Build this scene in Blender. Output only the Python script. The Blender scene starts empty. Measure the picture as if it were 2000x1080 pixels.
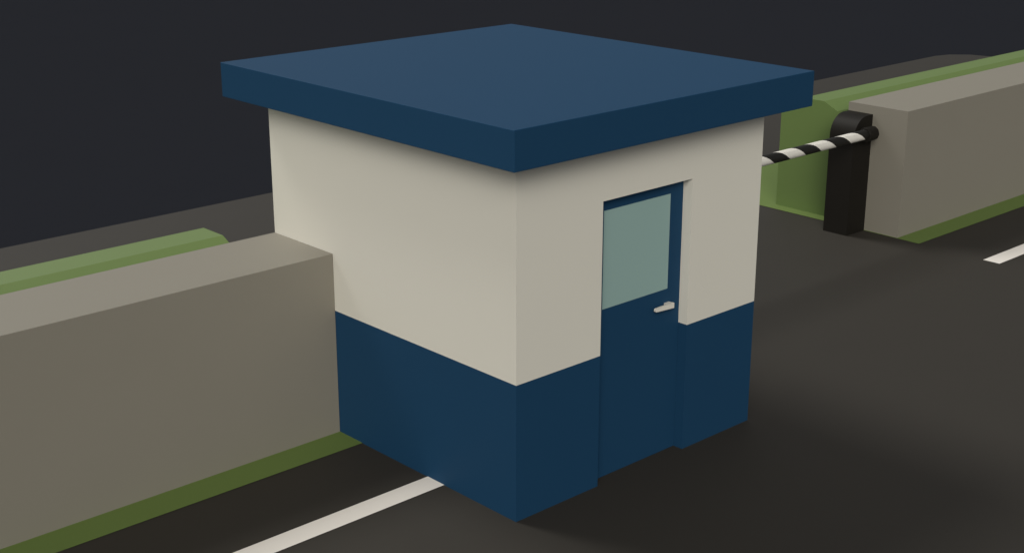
import bpy, bmesh, math
from mathutils import Vector

S = bpy.context.scene
C = S.collection

# ---------------------------------------------------------------- camera
cam_data = bpy.data.cameras.new('camera')
cam_data.lens = 50.0
cam_data.sensor_width = 36.0
cam_data.clip_end = 3000
cam = bpy.data.objects.new('camera', cam_data)
C.objects.link(cam)
AZ, EL = 0.825, 0.3170
cam.location = (-5.851, -6.294, 4.559)
d = Vector((math.cos(EL)*math.cos(AZ), math.cos(EL)*math.sin(AZ), -math.sin(EL)))
cam.rotation_euler = d.to_track_quat('-Z', 'Y').to_euler()
S.camera = cam

# ---------------------------------------------------------------- sky: dim, with one bright soft patch low in front of the booth
W = bpy.data.worlds.new('World')
S.world = W
W.use_nodes = True
nt = W.node_tree
nt.nodes.clear()
out = nt.nodes.new('ShaderNodeOutputWorld')

GLOW = 17.0
GLOW_AZ, GLOW_EL, GLOW_N = math.radians(225), math.radians(28), 44.0
sky = nt.nodes.new('ShaderNodeTexSky')
sky.sky_type = 'NISHITA'
sky.sun_disc = False
SUN_EL = math.radians(50)
SUN_AZ = math.radians(90 + 11)          # measured from +X towards +Y
sky.sun_elevation = SUN_EL
sky.sun_rotation = math.pi/2 - SUN_AZ
hs = nt.nodes.new('ShaderNodeHueSaturation')
hs.inputs['Saturation'].default_value = 0.25
bg1 = nt.nodes.new('ShaderNodeBackground')
bg1.inputs['Strength'].default_value = 0.055
nt.links.new(sky.outputs['Color'], hs.inputs['Color'])
nt.links.new(hs.outputs['Color'], bg1.inputs['Color'])
tc = nt.nodes.new('ShaderNodeTexCoord')
dot = nt.nodes.new('ShaderNodeVectorMath'); dot.operation = 'DOT_PRODUCT'
gd = (math.cos(GLOW_EL)*math.cos(GLOW_AZ), math.cos(GLOW_EL)*math.sin(GLOW_AZ), math.sin(GLOW_EL))
nrm = nt.nodes.new('ShaderNodeVectorMath'); nrm.operation = 'NORMALIZE'
nt.links.new(tc.outputs['Generated'], nrm.inputs[0])
nt.links.new(nrm.outputs['Vector'], dot.inputs[0])
dot.inputs[1].default_value = gd
mx = nt.nodes.new('ShaderNodeMath'); mx.operation = 'MAXIMUM'; mx.inputs[1].default_value = 0.0
nt.links.new(dot.outputs['Value'], mx.inputs[0])
pw = nt.nodes.new('ShaderNodeMath'); pw.operation = 'POWER'; pw.inputs[1].default_value = GLOW_N
nt.links.new(mx.outputs[0], pw.inputs[0])
ml = nt.nodes.new('ShaderNodeMath'); ml.operation = 'MULTIPLY'; ml.inputs[1].default_value = GLOW
nt.links.new(pw.outputs[0], ml.inputs[0])
bg2 = nt.nodes.new('ShaderNodeBackground')
bg2.inputs['Color'].default_value = (1.0, 0.965, 0.885, 1)
nt.links.new(ml.outputs[0], bg2.inputs['Strength'])
add = nt.nodes.new('ShaderNodeAddShader')
nt.links.new(bg1.outputs[0], add.inputs[0])
nt.links.new(bg2.outputs[0], add.inputs[1])
nt.links.new(add.outputs[0], out.inputs['Surface'])
W.cycles.sampling_method = 'MANUAL'
W.cycles.sample_map_resolution = 1024

# ---------------------------------------------------------------- sun (soft, behind the wall)
sd = bpy.data.lights.new('sun', 'SUN')
sd.energy = 2.0
sd.angle = math.radians(20)
sd.color = (0.98, 0.965, 0.91)
sun = bpy.data.objects.new('sun', sd)
C.objects.link(sun)
sv = Vector((math.cos(SUN_EL)*math.cos(SUN_AZ), math.cos(SUN_EL)*math.sin(SUN_AZ), math.sin(SUN_EL)))
sun.rotation_euler = sv.to_track_quat('Z', 'Y').to_euler()
sun.location = (0, 8, 10)

S.view_settings.view_transform = 'Standard'
S.view_settings.look = 'None'
S.view_settings.gamma = 1.0
S.view_settings.exposure = -0.1


# ---------------------------------------------------------------- materials
def mat(name, col, rough=0.7, spec=0.3, var=0.03, scale=3.0, bump=0.0, metal=0.0):
    m = bpy.data.materials.new(name)
    m.use_nodes = True
    n = m.node_tree
    b = n.nodes['Principled BSDF']
    b.inputs['Roughness'].default_value = rough
    b.inputs['Specular IOR Level'].default_value = spec
    b.inputs['Metallic'].default_value = metal
    t = n.nodes.new('ShaderNodeTexCoord')
    no = n.nodes.new('ShaderNodeTexNoise')
    no.inputs['Scale'].default_value = scale
    no.inputs['Detail'].default_value = 4
    n.links.new(t.outputs['Object'], no.inputs['Vector'])
    mr = n.nodes.new('ShaderNodeMapRange')
    mr.inputs['To Min'].default_value = 1 - var
    mr.inputs['To Max'].default_value = 1 + var
    n.links.new(no.outputs[0], mr.inputs['Value'])
    vm = n.nodes.new('ShaderNodeVectorMath'); vm.operation = 'SCALE'
    vm.inputs[0].default_value = col
    n.links.new(mr.outputs[0], vm.inputs['Scale'])
    n.links.new(vm.outputs['Vector'], b.inputs['Base Color'])
    return m


M = {
    'dark': mat('dark_backdrop', (0.0198, 0.0212, 0.0265), 1.0, 0.0, 0.02, 0.5),
    'asphalt': mat('asphalt', (0.0345, 0.0305, 0.025), 0.7, 0.27, 0.03, 2.0),
    'paint': mat('road_paint', (0.78, 0.735, 0.68), 0.8, 0.1, 0.01),
    'grass': mat('grass', (0.127, 0.189, 0.046), 0.75, 0.35, 0.03, 2.0),
    'hedge': mat('hedge_leaf', (0.132, 0.200, 0.056), 0.6, 0.5, 0.03, 2.0),
    'concrete': mat('concrete', (0.243, 0.225, 0.186), 0.7, 0.3, 0.02, 2.0),
    'white': mat('cream_paint', (0.72, 0.695, 0.62), 0.7, 0.2, 0.008, 2.0),
    'blue': mat('blue_paint', (0.0122, 0.0520, 0.113), 0.6, 0.1, 0.02, 2.0),
    'glass': mat('pane_glass', (0.30, 0.44, 0.42), 0.35, 0.4, 0.01, 2.0),
    'handle': mat('handle_metal', (0.78, 0.74, 0.66), 0.5, 0.4, 0.01),
    'black': mat('black_metal', (0.0115, 0.010, 0.008), 0.6, 0.15, 0.03, 4.0),
}


def stripe_mat():
    m = bpy.data.materials.new('boom_stripes')
    m.use_nodes = True
    n = m.node_tree
    b = n.nodes['Principled BSDF']
    b.inputs['Roughness'].default_value = 0.6
    b.inputs['Specular IOR Level'].default_value = 0.3
    t = n.nodes.new('ShaderNodeTexCoord')
    s = n.nodes.new('ShaderNodeSeparateXYZ')
    n.links.new(t.outputs['Object'], s.inputs[0])
    def mth(op, a, bb=None):
        k = n.nodes.new('ShaderNodeMath'); k.operation = op
        for i, v in enumerate((a, bb)):
            if v is None: continue
            if isinstance(v, (int, float)): k.inputs[i].default_value = v
            else: n.links.new(v, k.inputs[i])
        return k.outputs[0]
    ang = mth('ARCTAN2', s.outputs['Z'], s.outputs['Y'])
    turn = mth('DIVIDE', ang, 2*math.pi)
    xx = mth('DIVIDE', s.outputs['X'], STRIPE_PITCH)
    ph = mth('ADD', mth('SUBTRACT', xx, turn), STRIPE_PHASE)
    st = mth('GREATER_THAN', mth('FRACT', ph), 0.5)
    mix = n.nodes.new('ShaderNodeMix'); mix.data_type = 'RGBA'
    n.links.new(st, mix.inputs['Factor'])
    mix.inputs['A'].default_value = (0.013, 0.012, 0.010, 1)
    mix.inputs['B'].default_value = (0.78, 0.75, 0.69, 1)
    n.links.new(mix.outputs['Result'], b.inputs['Base Color'])
    return m


STRIPE_PITCH = 0.54
STRIPE_PHASE = 0.755
M['stripe'] = stripe_mat()


# ---------------------------------------------------------------- helpers
def mesh_obj(name, bm, m, parent=None, loc=(0, 0, 0), smooth=None):
    bmesh.ops.recalc_face_normals(bm, faces=bm.faces)
    me = bpy.data.meshes.new(name)
    bm.to_mesh(me)
    bm.free()
    me.materials.append(m)
    if smooth is not None:
        for p in me.polygons:
            p.use_smooth = True
        me.set_sharp_from_angle(angle=math.radians(smooth))
    o = bpy.data.objects.new(name, me)
    C.objects.link(o)
    o.location = loc
    o.parent = parent
    return o


def add_prism(bm, prof, lo, hi, axis):
    """extrude a closed 2-D outline between lo and hi along axis ('x': outline in y,z; 'y': x,z; 'z': x,y)"""
    def P(a, b, t):
        return {'x': (t, a, b), 'y': (a, t, b), 'z': (a, b, t)}[axis]
    A = [bm.verts.new(P(a, b, lo)) for a, b in prof]
    B = [bm.verts.new(P(a, b, hi)) for a, b in prof]
    n = len(prof)
    bm.faces.new(A[::-1]); bm.faces.new(B)
    for i in range(n):
        bm.faces.new((A[i], A[(i+1) % n], B[(i+1) % n], B[i]))


def add_box(bm, x0, x1, y0, y1, z0, z1):
    add_prism(bm, [(x0, y0), (x1, y0), (x1, y1), (x0, y1)], z0, z1, 'z')


def soften(bm, w, seg=2):
    bmesh.ops.bevel(bm, geom=list(bm.edges), offset=w, segments=seg, affect='EDGES', profile=0.5)


def box(name, m, parent, x0, x1, y0, y1, z0, z1, bev=0.0, loc=(0, 0, 0)):
    bm = bmesh.new()
    add_box(bm, x0-loc[0], x1-loc[0], y0-loc[1], y1-loc[1], z0-loc[2], z1-loc[2])
    if bev: soften(bm, bev)
    return mesh_obj(name, bm, m, parent, loc)


def sheet(name, m, pts, z):
    bm = bmesh.new()
    bm.faces.new([bm.verts.new((x, y, z)) for x, y in pts])
    o = mesh_obj(name, bm, m)
    o['kind'] = 'structure'
    return o


def empty(name, loc, label, cat, group=None):
    o = bpy.data.objects.new(name, None)
    C.objects.link(o)
    o.location = loc
    return tag(o, label, cat, group)


def tag(o, label, cat, group=None):
    o['label'] = label
    o['category'] = cat
    if group: o['group'] = group
    return o


# ---------------------------------------------------------------- setting
sheet('backdrop', M['dark'], [(-400, -400), (400, -400), (400, 400), (-400, 400)], -0.14)  # dark sheet added as the empty backdrop beyond the paved area

bm = bmesh.new()
X0, X1, Y0, Y1, R = -16.0, 19.7, -9.0, 8.43, 0.75
prof = []
for cx, cy, a0 in ((X1-R, Y1-R, 0), (X0+R, Y1-R, 90), (X0+R, Y0+R, 180), (X1-R, Y0+R, 270)):
    for k in range(4):
        a = math.radians(a0 + k*30)
        prof.append((cx + R*math.cos(a), cy + R*math.sin(a)))
add_prism(bm, prof, -0.12, 0.0, 'z')
road = mesh_obj('road', bm, M['asphalt'])
road['kind'] = 'structure'


def rect(x0, x1, y0, y1):
    return [(x0, y0), (x1, y0), (x1, y1), (x0, y1)]


sheet('grass_strip_left', M['grass'], rect(-15, 0.9, 1.707, 5.2), 0.004)
sheet('grass_strip_right', M['grass'], rect(7.66, 18.7, 1.707, 5.2), 0.004)
sheet('road_marking_left', M['paint'], rect(-12, 0.6, 0.748, 0.932), 0.004)
sheet('road_marking_right', M['paint'], rect(7.646, 18.5, 0.728, 0.918), 0.004)

# ---------------------------------------------------------------- concrete walls
YW, YB, ZW = 1.993, 2.757, 1.436


def wall(x0, x1, label, base_x):
    o = box('concrete_wall', M['concrete'], None, x0, x1, YW, YB, 0.0, ZW, 0.0, (base_x, (YW+YB)/2, 0))
    tag(o, label, 'wall', 'low concrete walls along the road')


wall(-14.5, -0.003, 'long low grey concrete wall butting against the blank side of the booth', -7)
wall(7.678, 18.2, 'low grey concrete wall beyond the barrier, its end standing beside the black barrier post', 12)


# ---------------------------------------------------------------- hedges
def hedge(x0, x1, label):
    p = [(2.90, 0.0), (2.90, 1.13), (3.005, 1.262), (3.20, 1.352), (3.49, 1.352), (3.685, 1.262), (3.79, 1.13), (3.79, 0.0)]
    cx = (x0+x1)/2
    bm = bmesh.new()
    add_prism(bm, [(a-3.345, b) for a, b in p], x0-cx, x1-cx, 'x')
    o = mesh_obj('hedge', bm, M['hedge'], None, (cx, 3.345, 0.004))
    tag(o, label, 'hedge', 'clipped hedges behind the concrete walls')


hedge(-13.5, -0.2, 'clipped green hedge with sloping shoulders behind the wall left of the booth')
hedge(7.83, 17.6, 'clipped green hedge with sloping shoulders behind the barrier post and far wall')

# ---------------------------------------------------------------- booth
BW, BD, H1, ZR, ZT, OV = 2.484, 2.757, 0.990, 2.5, 2.759, 0.2435
DX0, DX1, DZ, REC = 0.789, 1.699, 2.087, 0.125
DF = 0.080                                     # depth of the door's face behind the wall's face
booth = empty('gate_booth', (BW/2, BD/2, 0),
              'small square guard booth, cream above and blue below, with flat blue roof and blue door', 'booth')


def bl(x, y, z):
    return (x-BW/2, y-BD/2, z)


def notched(z0, z1, cap_lo, cap_hi, bm):
    f = [(0, 0), (DX0, 0), (DX0, REC), (DX1, REC), (DX1, 0), (BW, 0), (BW, BD), (0, BD)]
    A = [bm.verts.new(bl(x, y, z0)) for x, y in f]
    B = [bm.verts.new(bl(x, y, z1)) for x, y in f]
    for i in range(8):
        j = (i+1) % 8
        bm.faces.new((A[i], A[j], B[j], B[i]))
    if cap_lo: bm.faces.new(A[::-1])
    if cap_hi: bm.faces.new(B)


bm = bmesh.new()
notched(0.0, H1, True, True, bm)
mesh_obj('lower_wall', bm, M['blue'], booth)

bm = bmesh.new()
notched(H1, DZ, False, False, bm)
vs = [bm.verts.new(bl(x, y, DZ)) for x, y in ((DX0, 0), (DX1, 0), (DX1, REC), (DX0, REC))]
bm.faces.new(vs)                               # lintel soffit
f = [(0, 0), (BW, 0), (BW, BD), (0, BD)]
A = [bm.verts.new(bl(x, y, DZ)) for x, y in f]
B = [bm.verts.new(bl(x, y, ZR)) for x, y in f]
for i in range(4):
    j = (i+1) % 4
    bm.faces.new((A[i], A[j], B[j], B[i]))
bmesh.ops.remove_doubles(bm, verts=bm.verts, dist=1e-5)
mesh_obj('upper_wall', bm, M['white'], booth)

bm = bmesh.new()
add_box(bm, -BW/2-OV, BW/2+OV, -BD/2-OV, BD/2+OV, ZR, ZT)
soften(bm, 0.004, 2)
mesh_obj('roof', bm, M['blue'], booth)

bm = bmesh.new()
x0, y0, z0 = bl(DX0+0.003, DF, 0.0)
x1, y1, z1 = bl(DX1-0.003, REC-0.003, DZ-0.004)
add_box(bm, x0, x1, y0, y1, z0+0.003, z1)
door = mesh_obj('door', bm, M['blue'], booth)
bm = bmesh.new()
x0, y0, z0 = bl(0.882, DF-0.003, 1.284)
x1, y1, z1 = bl(1.558, DF+0.01, 1.988)
add_box(bm, x0, x1, y0, y1, z0, z1)
mesh_obj('window_pane', bm, M['glass'], door)

# lever handle: spindle at the right, lever running to the left
bm = bmesh.new()
prof = [(1.388, 1.157), (1.394, 1.153), (1.586, 1.141), (1.586, 1.181), (1.515, 1.181), (1.394, 1.178), (1.388, 1.175)]
add_prism(bm, [(a-BW/2, b) for a, b in prof], 0.030-BD/2, 0.048-BD/2, 'y')
add_prism(bm, [(a-BW/2, b) for a, b in [(1.530, 1.146), (1.584, 1.146), (1.584, 1.179), (1.530, 1.179)]],
          0.048-BD/2, DF-BD/2, 'y')
mesh_obj('handle', bm, M['handle'], door)

# ---------------------------------------------------------------- barrier
PX0, PX1, PY0, PY1 = 7.330, 7.674, 2.430, 2.745
bar = empty('barrier_gate', ((PX0+PX1)/2, (PY0+PY1)/2, 0),
            'black barrier post with rounded top holding a black and white striped boom across the driveway', 'barrier')
bx, by = (PX0+PX1)/2, (PY0+PY1)/2
r = 0.225
cx, cz = PX0+r, 1.115
prof = [(PX1, 0.0), (PX1, cz+r), (cx, cz+r)]
for k in range(1, 7):
    a = math.radians(90 + 90*k/7)
    prof.append((cx + r*math.cos(a), cz + r*math.sin(a)))
prof += [(PX0, cz), (PX0, 0.0)]
bm = bmesh.new()
add_prism(bm, [(a-bx, b) for a, b in prof], PY0-by, PY1-by, 'y')
mesh_obj('post', bm, M['black'], bar, smooth=25)


def tube_x(bm, x0, x1, rad, seg, cap=0.0):
    rings = [(x0, rad-cap), (x0+cap, rad), (x1-cap, rad), (x1, rad-cap)] if cap else [(x0, rad), (x1, rad)]
    prev = None
    for x, q in rings:
        ring = [bm.verts.new((x, q*math.cos(2*math.pi*k/seg), q*math.sin(2*math.pi*k/seg))) for k in range(seg)]
        if prev:
            for k in range(seg):
                bm.faces.new((prev[k], prev[(k+1) % seg], ring[(k+1) % seg], ring[k]))
        else:
            bm.faces.new(ring[::-1])
        prev = ring
    bm.faces.new(prev)


AY, AZZ = 2.335, 1.168
bm = bmesh.new()
tube_x(bm, -4.72, 0.0, 0.056, 16)
mesh_obj('boom', bm, M['stripe'], bar, (7.42-bx, AY-by, AZZ), smooth=40)
bm = bmesh.new()
tube_x(bm, -0.10, 0.07, 0.080, 10, 0.004)
hub = mesh_obj('pivot_hub', bm, M['black'], bar, (7.49-bx, AY-by, AZZ-0.005), smooth=40)
